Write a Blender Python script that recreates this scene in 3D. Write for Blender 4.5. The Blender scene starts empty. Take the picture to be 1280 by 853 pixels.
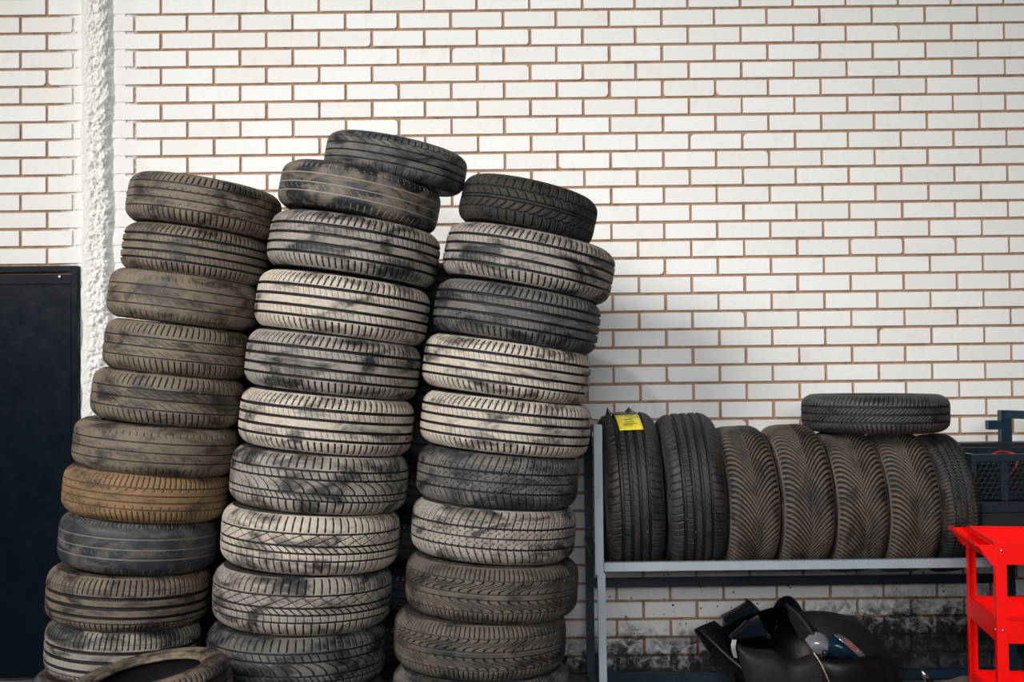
import bpy, bmesh, math, random
import numpy as np
from mathutils import Vector, Matrix, noise
random.seed(7)
rng = np.random.default_rng(11)
COL = bpy.context.scene.collection
PI = math.pi

# ------------------------------------------------------------------ camera
F = 1450.0
DW = 5.49                      # distance of the brick faces (plane y = 0)
pit = math.atan(39 / F)
rol = -0.0115
R0 = Vector((1, 0, 0)); U0 = Vector((0, -math.sin(pit), math.cos(pit))); FW = Vector((0, math.cos(pit), math.sin(pit)))
RT = R0 * math.cos(rol) + U0 * math.sin(rol)
UP = U0 * math.cos(rol) - R0 * math.sin(rol)
def ray(px, py):
    return FW + RT * ((px - 640) / F) + UP * ((426.5 - py) / F)
_r = ray(640, 845)
HC = -_r.z / _r.y * DW         # camera height: floor meets the wall at that line
CAM = Vector((0, -DW, HC))
def at(px, py, Y):
    r = ray(px, py)
    return CAM + r * ((Y + DW) / r.y)
def ppm(Y):
    return F / (Y + DW)

cam = bpy.data.objects.new('camera', bpy.data.cameras.new('camera'))
COL.objects.link(cam)
m = Matrix.Identity(4)
for i in range(3):
    m[i][0] = RT[i]; m[i][1] = UP[i]; m[i][2] = -FW[i]; m[i][3] = CAM[i]
cam.matrix_world = m
cam.data.sensor_width = 36; cam.data.lens = 36 * F / 1280; cam.data.clip_end = 200
bpy.context.scene.camera = cam

# ------------------------------------------------------------------ helpers
def tag(o, label=None, cat=None, group=None, kind=None):
    if label: o['label'] = label
    if cat: o['category'] = cat
    if group: o['group'] = group
    if kind: o['kind'] = kind
    return o
def empty(name, loc=(0, 0, 0), rot=(0, 0, 0)):
    o = bpy.data.objects.new(name, None); COL.objects.link(o)
    o.location = loc; o.rotation_euler = rot; o.empty_display_size = .1
    return o
def link(name, me, mat=None, parent=None):
    o = bpy.data.objects.new(name, me); COL.objects.link(o)
    if mat is not None and not me.materials: me.materials.append(mat)
    if parent is not None: o.parent = parent
    return o
def obj(name, bm, mat, parent=None, smooth=False):
    me = bpy.data.meshes.new(name)
    bmesh.ops.recalc_face_normals(bm, faces=bm.faces[:])
    bm.to_mesh(me); bm.free()
    if smooth:
        for p in me.polygons: p.use_smooth = True
    return link(name, me, mat, parent)
def structure(o, label=None):
    o['kind'] = 'structure'
    if label: o['label'] = label; 
    return o
def grid_mesh(name, P, wrap_u=False, attr=None, smooth=True, flip=False):
    """P: (n,m,3) array of points"""
    n, mm = P.shape[:2]
    me = bpy.data.meshes.new(name)
    idx = np.arange(n * mm).reshape(n, mm)
    if wrap_u:
        a = idx; b = np.roll(idx, -1, axis=0)
    else:
        a = idx[:-1]; b = idx[1:]
    q = np.stack([a[:, :-1], b[:, :-1], b[:, 1:], a[:, 1:]], -1).reshape(-1, 4)
    if flip: q = q[:, ::-1]
    q = np.ascontiguousarray(q)
    me.vertices.add(n * mm); me.vertices.foreach_set('co', P.reshape(-1).astype(np.float32))
    me.loops.add(q.size); me.loops.foreach_set('vertex_index', q.reshape(-1).astype(np.int32))
    me.polygons.add(len(q)); me.polygons.foreach_set('loop_start', (np.arange(len(q)) * 4).astype(np.int32))
    me.update(calc_edges=True)
    if smooth: me.polygons.foreach_set('use_smooth', np.ones(len(q), dtype=bool))
    if attr is not None:
        for k, v in attr.items():
            at_ = me.attributes.new(k, 'FLOAT', 'POINT')
            at_.data.foreach_set('value', v.reshape(-1).astype(np.float32))
    me.validate()
    return me
def add_box(bm, c, s, rot=None, bev=0.0):
    r = bmesh.ops.create_cube(bm, size=1)
    vs = r['verts']
    M = Matrix.Translation(Vector(c)) @ (rot.to_4x4() if rot else Matrix.Identity(4)) @ Matrix.Diagonal((s[0], s[1], s[2], 1))
    bmesh.ops.transform(bm, matrix=M, verts=vs)
    if bev > 0:
        es = list({e for v in vs for e in v.link_edges})
        bmesh.ops.bevel(bm, geom=es, offset=bev, segments=2, affect='EDGES', clamp_overlap=True)
def bar(bm, a, b, w, h, bev=.002, up=Vector((0, 0, 1))):
    a = Vector(a); b = Vector(b); d = (b - a); L = d.length; z = d.normalized()
    x = up.cross(z)
    if x.length < 1e-3: x = Vector((1, 0, 0))
    x.normalize(); y = z.cross(x)
    R = Matrix((x, y, z)).transposed()
    add_box(bm, (a + b) / 2, (w, h, L), R, bev)
def cyl(bm, a, b, r, seg=16, r2=None):
    a = Vector(a); b = Vector(b); d = b - a
    rot = d.to_track_quat('Z', 'Y').to_matrix().to_4x4()
    bmesh.ops.create_cone(bm, cap_ends=True, segments=seg, radius1=r, radius2=r if r2 is None else r2, depth=d.length,
                          matrix=Matrix.Translation((a + b) / 2) @ rot)
def tube(bm, pts, r, seg=8):
    pts = [Vector(p) for p in pts]; rings = []
    for i, p in enumerate(pts):
        t = (pts[min(i + 1, len(pts) - 1)] - pts[max(i - 1, 0)]).normalized()
        n = t.cross(Vector((0.1, 1, .2))).normalized(); b = t.cross(n)
        rings.append([bm.verts.new(p + (n * math.cos(k * 2 * PI / seg) + b * math.sin(k * 2 * PI / seg)) * r) for k in range(seg)])
    for A, B in zip(rings, rings[1:]):
        for k in range(seg):
            bm.faces.new((A[k], A[(k + 1) % seg], B[(k + 1) % seg], B[k]))
    bm.faces.new(rings[0][::-1]); bm.faces.new(rings[-1])

# ------------------------------------------------------------------ node helpers
class NT:
    def __init__(s, name):
        s.m = bpy.data.materials.new(name); s.m.use_nodes = True
        s.t = s.m.node_tree; s.b = s.t.nodes['Principled BSDF']
    def n(s, typ, **kw):
        nd = s.t.nodes.new(typ)
        for k, v in kw.items():
            if k.startswith('i_'):
                nd.inputs[k[2:].replace('_', ' ')].default_value = v
            else: setattr(nd, k, v)
        return nd
    def l(s, a, b): s.t.links.new(a, b)
    def mix(s, fac, a, b, blend='MIX'):
        nd = s.t.nodes.new('ShaderNodeMix'); nd.data_type = 'RGBA'; nd.blend_type = blend
        for inp, v in ((nd.inputs[0], fac), (nd.inputs[6], a), (nd.inputs[7], b)):
            if hasattr(v, 'is_output') or isinstance(v, bpy.types.NodeSocket): s.l(v, inp)
            else: inp.default_value = v if not isinstance(v, tuple) else (*v[:3], 1)
        return nd.outputs[2]
    def math(s, op, a, b=0.0, clamp=False, c=None):
        nd = s.t.nodes.new('ShaderNodeMath'); nd.operation = op; nd.use_clamp = clamp
        for inp, v in ((nd.inputs[0], a), (nd.inputs[1], b)):
            if isinstance(v, bpy.types.NodeSocket): s.l(v, inp)
            else: inp.default_value = v
        return nd.outputs[0]
    def ramp(s, fac, lo, hi):
        nd = s.t.nodes.new('ShaderNodeMapRange'); nd.clamp = True; nd.interpolation_type = 'SMOOTHSTEP'
        s.l(fac, nd.inputs['Value']); nd.inputs['From Min'].default_value = lo; nd.inputs['From Max'].default_value = hi
        return nd.outputs[0]
    def noise(s, vec, scale, detail=4, rough=.55, dist=0.0):
        nd = s.t.nodes.new('ShaderNodeTexNoise'); nd.inputs['Scale'].default_value = scale
        nd.inputs['Detail'].default_value = detail; nd.inputs['Roughness'].default_value = rough
        nd.inputs['Distortion'].default_value = dist
        if vec is not None: s.l(vec, nd.inputs['Vector'])
        return nd.outputs['Fac']
    def bump(s, h, strength, dist=.01, normal=None):
        nd = s.t.nodes.new('ShaderNodeBump'); nd.inputs['Strength'].default_value = strength; nd.inputs['Distance'].default_value = dist
        s.l(h, nd.inputs['Height'])
        if normal: s.l(normal, nd.inputs['Normal'])
        return nd.outputs[0]
def simple(name, col, rough=.5, metal=0.0, nscale=20, namt=.25, bump=.05, spec=.5):
    t = NT(name); tc = t.n('ShaderNodeTexCoord')
    nz = t.noise(tc.outputs['Object'], nscale, 5)
    c = t.mix(nz, tuple(x * (1 - namt) for x in col), tuple(min(1, x * (1 + namt)) for x in col))
    t.l(c, t.b.inputs['Base Color'])
    t.b.inputs['Roughness'].default_value = rough; t.b.inputs['Metallic'].default_value = metal
    t.b.inputs['Specular IOR Level'].default_value = spec
    if bump: t.l(t.bump(t.noise(tc.outputs['Object'], nscale * 3, 3), bump, .005), t.b.inputs['Normal'])
    return t.m

# rubber: worn, dusty ridges; grooves clean or packed with pale dirt
def rubber(name, base, dust, amt, lo=.38, hi=.62, scale=9, groove=(.006, .006, .007), gfill=1.0, rough=.55, streak=1.0, spec=.4):
    t = NT(name); tc = t.n('ShaderNodeTexCoord'); oi = t.n('ShaderNodeObjectInfo')
    va = t.n('ShaderNodeVectorMath', operation='ADD'); cx = t.n('ShaderNodeCombineXYZ')
    r17 = t.math('MULTIPLY', oi.outputs['Random'], 17.0)
    for k in range(3): t.l(r17, cx.inputs[k])
    t.l(tc.outputs['Object'], va.inputs[0]); t.l(cx.outputs[0], va.inputs[1])
    st = t.n('ShaderNodeMapping'); st.inputs['Scale'].default_value = (1, 1, 2.2); t.l(va.outputs[0], st.inputs['Vector'])
    big = t.noise(st.outputs[0], scale, 5, .6, .6)
    fine = t.noise(va.outputs[0], 90, 3, .6)
    mask = t.ramp(big, lo, hi)
    f2 = t.math('ADD', t.math('MULTIPLY', fine, .7), .45)
    am = t.math('MULTIPLY', t.math('MULTIPLY', mask, f2), amt, True)
    c = t.mix(am, base, dust)
    ga = t.n('ShaderNodeAttribute', attribute_name='groove')
    g = t.math('MULTIPLY', t.ramp(ga.outputs['Fac'], .12, .7), gfill, True)
    c = t.mix(g, c, groove)
    sp = t.ramp(t.noise(va.outputs[0], 140, 1, .4), .755, .78)      # tiny pale specks of grit
    c = t.mix(t.math('MULTIPLY', sp, .55), c, (.42, .38, .33))
    t.l(c, t.b.inputs['Base Color'])
    rr = t.math('ADD', t.math('MULTIPLY', am, .25), rough)
    t.l(rr, t.b.inputs['Roughness']); t.b.inputs['Specular IOR Level'].default_value = spec
    t.l(t.bump(fine, .25, .002), t.b.inputs['Normal'])
    return t.m

RB = dict(
    brown=rubber('brown_dusty_rubber', (.018, .015, .013), (.205, .16, .115), .95, .31, .60, 7),
    brownwarm=rubber('ochre_dusty_rubber', (.030, .021, .014), (.28, .165, .078), .95, .26, .56, 7, groove=(.06, .038, .020), gfill=.75),
    worn=rubber('smooth_worn_rubber', (.009, .011, .015), (.18, .145, .115), .9, .42, .60, 7, groove=(.33, .27, .20), gfill=.7),
    wornblue=rubber('grey_smooth_rubber', (.018, .022, .030), (.13, .112, .095), .85, .42, .68, 7, groove=(.28, .23, .17), gfill=.6),
    grey=rubber('grey_dusty_rubber', (.019, .018, .018), (.35, .31, .27), .95, .34, .58, 6.5),
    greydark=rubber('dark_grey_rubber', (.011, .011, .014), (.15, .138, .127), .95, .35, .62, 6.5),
    light=rubber('pale_dusty_rubber', (.030, .027, .025), (.57, .495, .41), .97, .31, .55, 6.5),
    flame=rubber('soft_grey_rubber', (.015, .014, .013), (.14, .116, .094), .9, .32, .62, 6.5),
    winter=rubber('winter_rubber', (.012, .010, .009), (.135, .104, .077), .95, .26, .62, 6.5),
    black=rubber('clean_black_rubber', (.007, .007, .008), (.036, .030, .026), .9, .30, .62, rough=.46, spec=.4),
    block_black=rubber('black_winter_rubber', (.010, .009, .009), (.050, .042, .034), .9, .30, .6, rough=.60, spec=.3),
    satin=rubber('satin_black_rubber', (.010, .010, .012), (.075, .070, .066), .9, .30, .6, rough=.42, spec=.5),
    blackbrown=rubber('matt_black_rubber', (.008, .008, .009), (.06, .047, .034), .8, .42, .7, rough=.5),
)
def sw(name, base, dust, amt):
    return rubber(name, base, dust, amt, .35, .65, 12, rough=.5)
SW_BROWN = sw('brown_sidewall_rubber', (.015, .013, .012), (.15, .11, .08), .8)
SW_LOOSE = sw('tan_sidewall_rubber', (.03, .024, .019), (.27, .20, .14), .9)
SW_DARK = sw('dark_sidewall_rubber', (.012, .012, .013), (.07, .06, .05), .7)
LINER = simple('inner_liner_rubber', (.008, .008, .009), .8, nscale=30)

# ------------------------------------------------------------------ tyres
RR = .32; HW = .1025; CIRC = 2 * PI * RR
ZT = .085
NA, NZ = 960, 118
ang = np.arange(NA) * 2 * PI / NA
zz = np.linspace(-.0975, .0975, NZ)
Ug, Vg = np.meshgrid(ang * RR, zz / ZT, indexing='ij')
def drop(z): return .045 * (np.abs(z) / HW) ** 5
def sst(a, b, x):
    t = np.clip((x - a) / (b - a), 0, 1); return t * t * (3 - 2 * t)
def ln(d, hw, soft=.0016): return 1 - sst(hw - soft * .5, hw + soft, np.abs(d))
def per(u, n, off=0.0):
    p = CIRC / n; x = (u - off) / p
    return (x - np.round(x)) * p
def rg(v, a, b, s=.03): return sst(a - s, a + s, v) * (1 - sst(b - s, b + s, v))
def tri(x): return 2 * np.abs(x - np.floor(x + .5)) * 2 - 1     # -1..1
MM = ZT                                                          # metres per unit v
def tread(kind):
    U, V = Ug, Vg; D = np.zeros_like(U)
    def add(mask, dep):
        np.maximum(D, mask * dep, out=D)
    def groove(v0, hw, dep, wav=None):
        vv = V - v0 if wav is None else V - v0 - wav
        add(ln(vv * MM, hw), dep)
    def slots(n, a, b, hw=.0016, dep=.005, skew=0.0, off=0.0, curve=0.0):
        add(ln(per(U - skew * (V - a) * MM - curve * (V - a) ** 2, n, off), hw) * rg(V, a, b), dep)
    if kind == 'rib':
        for v0 in (-.60, -.21, .19, .59): groove(v0, .0038, .008)
        slots(84, .68, 1.11, .0020, .005, .25); slots(84, -1.11, -.70, .0022, .005, -.15, .004)
        slots(168, .88, 1.1, .0010, .0025)
        slots(96, .24, .55, .0009, .0026, -.35); slots(96, -.56, -.26, .0009, .0026, -.35)
    elif kind == 'rib_wide':
        for v0 in (-.52, -.10, .30): groove(v0, .0052, .008)
        groove(-.78, .0016, .004)
        slots(88, .45, 1.11, .0019, .005, .08); slots(90, -1.11, -.80, .0018, .004)
        groove(.66, .0010, .002)
    elif kind == 'worn':
        for v0 in (-.5, -.05, .42): groove(v0, .0016, .0014)
        slots(74, .74, .90, .0022, .003); slots(74, -1.08, -.80, .0016, .003)
        slots(60, -.4, -.15, .0010, .0010, -1.0)
    elif kind == 'smooth':
        for v0 in (-.42, .02, .48): groove(v0, .0013, .0012)
        slots(70, -1.1, -.86, .0018, .003); slots(110, .98, 1.1, .0012, .002)
        slots(60, -.25, -.12, .001, .0010, -1.0)
    elif kind == 'nick':
        for v0 in (-.55, -.12, .28, .66): groove(v0, .0020, .0032)
        slots(80, .72, 1.1, .0022, .005, .2); slots(80, -1.1, -.60, .0022, .005, -.1)
        slots(62, .30, .40, .0016, .0035, 1.2); slots(62, -.1, .02, .0016, .003, -1.6); slots(62, -.4, -.3, .0014, .003, 1.2)
    elif kind == 'brush':
        for v0 in (-.48, .0, .44): groove(v0, .0022, .003)
        slots(76, .60, 1.1, .0022, .0045, .2); slots(76, -1.1, -.55, .0022, .0045, -.2)
        slots(50, .06, .36, .0024, .003, -2.6, 0, .010); slots(50, -.40, -.16, .002, .0028, -2.0)
    elif kind == 'dense':
        for v0 in (-.50, -.15, .18, .55): groove(v0, .0026, .004)
        slots(96, .57, 1.12, .0018, .0055, .15); slots(96, -1.12, -.55, .0018, .0055, -.15)
        slots(60, .40, .55, .0024, .004, .8); slots(60, -.45, -.32, .0016, .004, .2)
        slots(60, -.10, .12, .0010, .0025, -3.4)
    elif kind == 'chevron':
        for v0 in (-.58, -.28, .0, .48): groove(v0, .0021, .006)
        slots(72, .55, 1.12, .0019, .0055, .08)
        slots(34, .03, .46, .0022, .0055, 2.3); slots(34, .03, .46, .0012, .0035, -1.3); slots(68, .03, .46, .0007, .002, -.2)
        slots(72, -.27, -.02, .0021, .006, -1.25)
        slots(72, -.56, -.30, .0010, .0035, -.1); slots(72, -1.12, -.62, .0019, .005, -.08)
    elif kind == 'swoop':
        for v0 in (.56, .22): groove(v0, .0022, .0055)
        for v0 in (-.34, -.62): groove(v0, .0018, .005)
        slots(70, .66, 1.12, .0021, .005, .06)
        slots(70, .25, .54, .0016, .005, -.45)
        slots(46, -.34, .19, .0021, .006, .1, 0, -.20)
        slots(92, -.62, -.36, .0016, .005, -.7); slots(70, -1.12, -.62, .0021, .0055, 0)
    elif kind == 'block':
        zg = .014 * tri(U / (CIRC / 68))
        for v0 in (-.46, .40): groove(v0, .0024, .006, zg)
        groove(-.02, .0020, .004)
        slots(68, .42, 1.12, .0017, .0045, .35); slots(68, -1.12, -.48, .0017, .0045, -.35)
        slots(68, .04, .16, .0015, .0035, .3); slots(68, .26, .40, .0015, .0035, .3); slots(68, -.18, -.06, .0015, .0035, .3, .010); slots(68, -.45, -.30, .0015, .0035, .3, .010)
        add(ln((V - .20) * MM, .0012) * ln(per(U, 68, .012), .0055), .003); add(ln((V + .24) * MM, .0012) * ln(per(U, 68, .022), .0055), .003)
        add(ln((V - .66) * MM, .0010) * ln(per(U, 68, .022), .0050), .003); add(ln((V + .72) * MM, .0010) * ln(per(U, 68, .022), .0050), .003)
    elif kind == 'flame':
        groove(.11, .0012, .003); groove(-.13, .0012, .003)
        tt = np.clip((np.abs(V) - .12) / .54, 0, 1)
        off = .088 * tt - .015 * np.sin(tt * 2 * PI)
        add(ln(per(U - off, 56), .0030, .002) * rg(np.abs(V), .13, .64), .0065)
        add(ln(per(U - off, 56, CIRC / 112), .0020) * rg(np.abs(V), .30, .52), .0045)
        z2 = .022 * tri(U / (CIRC / 56))
        add(ln((np.abs(V) - .66 - z2) * MM, .0011), .003)
        add(ln(per(U, 112), .0017) * rg(np.abs(V), .68, 1.12), .004)
    elif kind == 'vee':
        A = .108 * (1 - (1 - np.clip(np.abs(V) / 1.05, 0, 1)) ** 1.75)
        n = 80
        side = np.where(V > 0, CIRC / n * .5, 0.0)
        d = per(U - A - side, n)
        w = .0064 + .0012 * np.clip(np.abs(V), 0, 1)
        add(ln(d, w * .62, .002) * rg(np.abs(V), -.1, 1.10), .0065)
        add(ln(per(U - A - side - CIRC / n * .5, n), .0006, .0014) * rg(np.abs(V), .12, .95), .0018)
    elif kind == 'wavy':
        for v0, hw in ((-.55, .0052), (-.17, .0052), (.18, .0052), (.54, .0046)): groove(v0, hw, .010)
        slots(64, .60, 1.12, .0016, .0045, .15, 0, .02); slots(64, -1.12, -.62, .0016, .0045, -.15, 0, -.02)
        slots(96, -.50, -.21, .0011, .003, .1)
        slots(64, -.11, .13, .0010, .003, 1.3); slots(64, .22, .46, .0010, .003, 1.3, 0, .25)
    elif kind == 'zigzag':
        zg = .035 * tri(U / (CIRC / 110))
        for v0 in (-.55, -.18, .20, .56): groove(v0, .0026, .006, zg)
        slots(110, -.50, -.22, .0012, .0035, 1.3); slots(110, -.13, .15, .0012, .0035, 1.3); slots(110, .25, .51, .0012, .0035, 1.3)
        slots(110, .62, 1.12, .0013, .004, .2); slots(110, -1.12, -.62, .0013, .004, -.2)
    elif kind == 'zigzag_fine':
        zg = .045 * tri(U / (CIRC / 100))
        for v0 in (-.52, -.02, .46): groove(v0, .0040, .007, zg)
        slots(100, -.46, -.05, .0020, .005, 1.0); slots(100, .03, .42, .0020, .005, 1.0)
        slots(100, .54, 1.12, .0020, .005, .2); slots(100, -1.12, -.58, .0020, .005, -.2)
    elif kind == 'snow':
        groove(.06, .0022, .006); groove(-.10, .0022, .006)
        groove(.50, .0024, .006, .05 * tri(U / (CIRC / 48))); groove(-.55, .0022, .0055, .05 * tri(U / (CIRC / 48) + .5))
        slots(48, .50, 1.13, .0032, .007, .1); slots(48, -1.13, -.54, .0032, .007, -.1)
        slots(48, .07, .50, .0030, .0065, -.8); slots(48, -.54, -.12, .0030, .0065, 1.0)
        slots(48, .58, 1.05, .0010, .003, .3, .014); slots(48, .58, 1.05, .0010, .003, .3, .028)
        slots(48, -1.05, -.60, .0010, .003, -.3, .014); slots(48, -1.05, -.60, .0010, .003, -.3, .028)
        slots(48, .12, .46, .0009, .0025, -.4, .020); slots(48, -.48, -.15, .0009, .0025, .4, .020)
    elif kind == 'lozenge':
        for v0 in (-.52, -.10, .36): groove(v0, .0024, .006)
        slots(66, .74, 1.12, .0020, .005, .15)
        slots(40, .42, .72, .0022, .005, -2.2); groove(.74, .0012, .0035, .03 * tri(U / (CIRC / 40)))
        slots(40, -.45, -.16, .0012, .003, -3.0)
        slots(66, -.95, -.62, .0011, .0028, 0); slots(66, -1.12, -.9, .0013, .0025)
    return D
_treads = {}
def revolve(name, prof, seg=144, flip=False):
    a = np.arange(seg) * 2 * PI / seg
    r = np.array([p[0] for p in prof]); z = np.array([p[1] for p in prof])
    P = np.stack([np.cos(a)[:, None] * r[None], np.sin(a)[:, None] * r[None], np.broadcast_to(z[None], (seg, len(r)))], -1)
    return grid_mesh(name, P, wrap_u=True, flip=flip)
def tread_mesh(kind):
    if kind in _treads: return _treads[kind]
    D = tread(kind)
    n1 = noise
    r0 = RR - drop(zz)
    dr = np.gradient(r0, zz)
    nr = 1 / np.sqrt(1 + dr ** 2); nz = -dr / np.sqrt(1 + dr ** 2)
    # the outer rim of the band stays undisplaced so it meets the sidewalls
    fade = 1 - sst(1.10, 1.145, np.abs(Vg)); D = D * fade
    r = r0[None] - D * nr[None]; z = zz[None] - D * nz[None]
    P = np.stack([np.cos(ang)[:, None] * r, np.sin(ang)[:, None] * r, z], -1)
    me = grid_mesh('tread', P, wrap_u=True, attr={'groove': np.clip(D / .004, 0, 1) if kind not in ('worn', 'smooth') else np.clip(D / .0013, 0, 1) * (D < .0019)})
    _treads[kind] = me
    return me
r_e = RR - drop(.0975)
SPROF = [(r_e, .0975), (.281, .0998), (.2755, .1012), (.2735, .1012), (.2725, .1022), (.2645, .1030), (.2635, .1022), (.256, .1025), (.246, .1018), (.236, .0995), (.2285, .0965),
         (.2275, .0975), (.2225, .0955), (.2215, .0940), (.217, .0905), (.2130, .0875), (.2105, .0878), (.2075, .0862), (.2045, .0825), (.2020, .0780), (.2030, .0735), (.2065, .0715)]
me_sw_top = revolve('sidewall', SPROF)
me_sw_bot = revolve('sidewall', [(r, -z) for r, z in SPROF], flip=True)
half = [(.2065, .0715), (.220, .079), (.240, .087), (.262, .090), (.283, .086), (.298, .070), (.305, .045), (.307, 0)]
me_liner = revolve('inner_liner', half + [(r, -z) for r, z in half[-2::-1]], 96)

def set_mat(o, mat):
    o.material_slots[0].link = 'OBJECT'; o.material_slots[0].material = mat
for me in (me_sw_top, me_sw_bot): me.materials.append(SW_DARK)
me_liner.materials.append(LINER)
def tyre(kind, mat, loc, D, W, R, label, group, side=None, spin=None, tall=1.0):
    """R: 3x3 rotation taking local z to the wheel axis"""
    t = empty('tyre')
    me = tread_mesh(kind)
    if not me.materials: me.materials.append(mat)
    o = link('tread', me, None, t); set_mat(o, mat)
    for q in (me_sw_top, me_sw_bot):
        s = link('sidewall', q, None, t); set_mat(s, side or SW_DARK)
    link('inner_liner', me_liner, None, t)
    a = random.uniform(0, 6.28) if spin is None else spin
    sc = D / (2 * RR); sw_ = W / (2 * HW)
    t.matrix_world = Matrix.Translation(loc) @ R.to_4x4() @ Matrix.Rotation(a, 4, 'Z') @ Matrix.Diagonal((sc, sc, sw_, 1))
    tag(t, label, 'tyre', group)
    return t
def Rst(tilt, nod=0.0):
    return (Matrix.Rotation(math.radians(nod), 3, 'X') @ Matrix.Rotation(math.radians(tilt + .66), 3, 'Y'))

YS = -1.05
# (centre x, centre y, width px, tilt, kind, material, width px of tyre, label, spin-flip)
S1 = [
 (256, 261, 188, 8.6, 'nick', 'brown', 'brown dusty tyre on top of the left stack, nearest the plaster strip'),
 (245, 320, 178, 7.6, 'rib', 'brown', 'narrow brown tyre, second from the top of the left stack'),
 (231, 376, 184, 7.0, 'worn', 'brown', 'brown tyre worn nearly smooth, third from the top of the left stack'),
 (222, 437, 176, 6.3, 'brush', 'brown', 'brown tyre with slanted dashes in its tread, fourth from the top of the left stack'),
 (211, 497, 184, 6.0, 'brush', 'brown', 'light brown tyre, fifth from the top of the left stack'),
 (197, 557, 200, 5.2, 'worn', 'brown', 'wide grey-brown tyre directly on top of the ochre one in the left stack'),
 (184, 613, 199, 5.0, 'dense', 'brownwarm', 'ochre tyre, the most yellow-brown one in the left stack'),
 (175, 673, 191, 4.0, 'smooth', 'wornblue', 'bald blue-grey tyre right beneath the ochre tyre in the left stack'),
 (162, 739, 195, 3.2, 'rib_wide', 'brown', 'deep-grooved dark tyre below the bald blue-grey one in the left stack'),
 (155, 804, 185, 3.0, 'rib_wide', 'grey', 'grey tyre with broad black grooves, low in the left stack behind the loose tyre'),
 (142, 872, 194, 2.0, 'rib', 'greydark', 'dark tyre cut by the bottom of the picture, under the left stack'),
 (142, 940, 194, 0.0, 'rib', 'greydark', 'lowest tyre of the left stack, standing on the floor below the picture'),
]
S2 = [
 (495, 205.5, 178, 11.0, 'lozenge', 'greydark', 'black tyre perched highest of all on the middle stack, shifted to the right'),
 (450, 249, 201, 10.8, 'worn', 'worn', 'smooth worn tyre with thin tan groove lines, second from the top of the middle stack'),
 (443, 314, 213, 8.5, 'rib', 'grey', 'four-groove tyre just under the smooth worn one in the middle stack'),
 (429, 386, 215, 7.5, 'rib', 'light', 'pale streaked four-groove tyre, fourth from the top of the middle stack'),
 (417, 456, 216, 6.5, 'rib', 'grey', 'four-groove tyre, fifth from the top of the middle stack'),
 (409, 526, 215, 5.4, 'rib', 'light', 'lowest four-groove tyre of the middle stack, pale on its left'),
 (400, 596, 219, 4.4, 'swoop', 'grey', 'tyre with long swooping cuts, seventh from the top of the middle stack'),
 (389, 667, 219, 3.4, 'chevron', 'light', 'tyre with herringbone cuts, upper of the two herringbone tyres in the middle stack'),
 (379, 739, 219, 2.0, 'chevron', 'grey', 'tyre with herringbone cuts, lower of the two herringbone tyres in the middle stack'),
 (372, 809, 219, 0.5, 'swoop', 'greydark', 'lowest fully seen tyre of the middle stack, with swooping cuts'),
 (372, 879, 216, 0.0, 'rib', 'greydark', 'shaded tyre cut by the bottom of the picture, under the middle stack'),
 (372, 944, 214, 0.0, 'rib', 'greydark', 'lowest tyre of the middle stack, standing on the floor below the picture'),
]
S3 = [
 (660, 265, 172, 12.6, 'snow', 'block_black', 'small black winter tyre with blocky tread on top of the right-hand leaning stack'),
 (661, 331, 214, 11.2, 'rib', 'grey', 'wide four-groove tyre directly under the small winter tyre of the third stack'),
 (646, 397, 208, 9.6, 'rib', 'greydark', 'dark speckled four-groove tyre, third from the top of the third stack'),
 (633, 462, 209, 8.0, 'rib', 'light', 'pale four-groove tyre, fourth from the top of the third stack'),
 (632, 529, 212, 6.0, 'rib', 'light', 'palest four-groove tyre, beside the top of the grey rack post'),
 (622, 594, 201, 4.6, 'block', 'greydark', 'dark tyre with pale tan lines round its ticked tread, sixth in the third stack'),
 (617, 659, 204, 4.0, 'block', 'grey', 'grey tyre with small ticked blocks, seventh from the top of the third stack'),
 (615, 727, 214, 2.6, 'flame', 'flame', 'tyre with flame-shaped cuts, upper of the two flame-tread tyres in the third stack'),
 (600, 794, 213, 1.6, 'flame', 'flame', 'tyre with flame-shaped cuts, lower of the two flame-tread tyres in the third stack'),
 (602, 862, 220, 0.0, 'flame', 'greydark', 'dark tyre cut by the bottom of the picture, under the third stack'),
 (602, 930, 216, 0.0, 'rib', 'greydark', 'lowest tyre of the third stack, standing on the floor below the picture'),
]
def stack(S, Y, group, side):
    pts = [at(s[0], s[1], Y) for s in S]
    n = len(S)
    k = ppm(Y)
    for i, s in enumerate(S):
        ds = []
        if i > 0: ds.append((pts[i] - pts[i - 1]).length)
        if i < n - 1: ds.append((pts[i] - pts[i + 1]).length)
        W = sum(ds) / len(ds) * 1.0
        nod = 0.0
        if S is S2 and i == 0: W = .150; nod = 2.0
        if S is S2 and i == 1: W = .175
        if S is S3 and i == 0: W = .178
        if S is S1 and i == 0: W = .182
        p = pts[i].copy()
        if i == n - 1: p.z = W / 2
        kind, mt, lab = s[4], s[5], s[6]
        tyre(kind, RB[mt], p, s[2] / k, W, Rst(s[3], nod), lab, group, side)
stack(S1, YS, 'tyres in the left leaning stack', SW_BROWN)
stack(S2, YS, 'tyres in the middle leaning stack', SW_DARK)
stack(S3, YS, 'tyres in the third leaning stack', SW_DARK)

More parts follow.
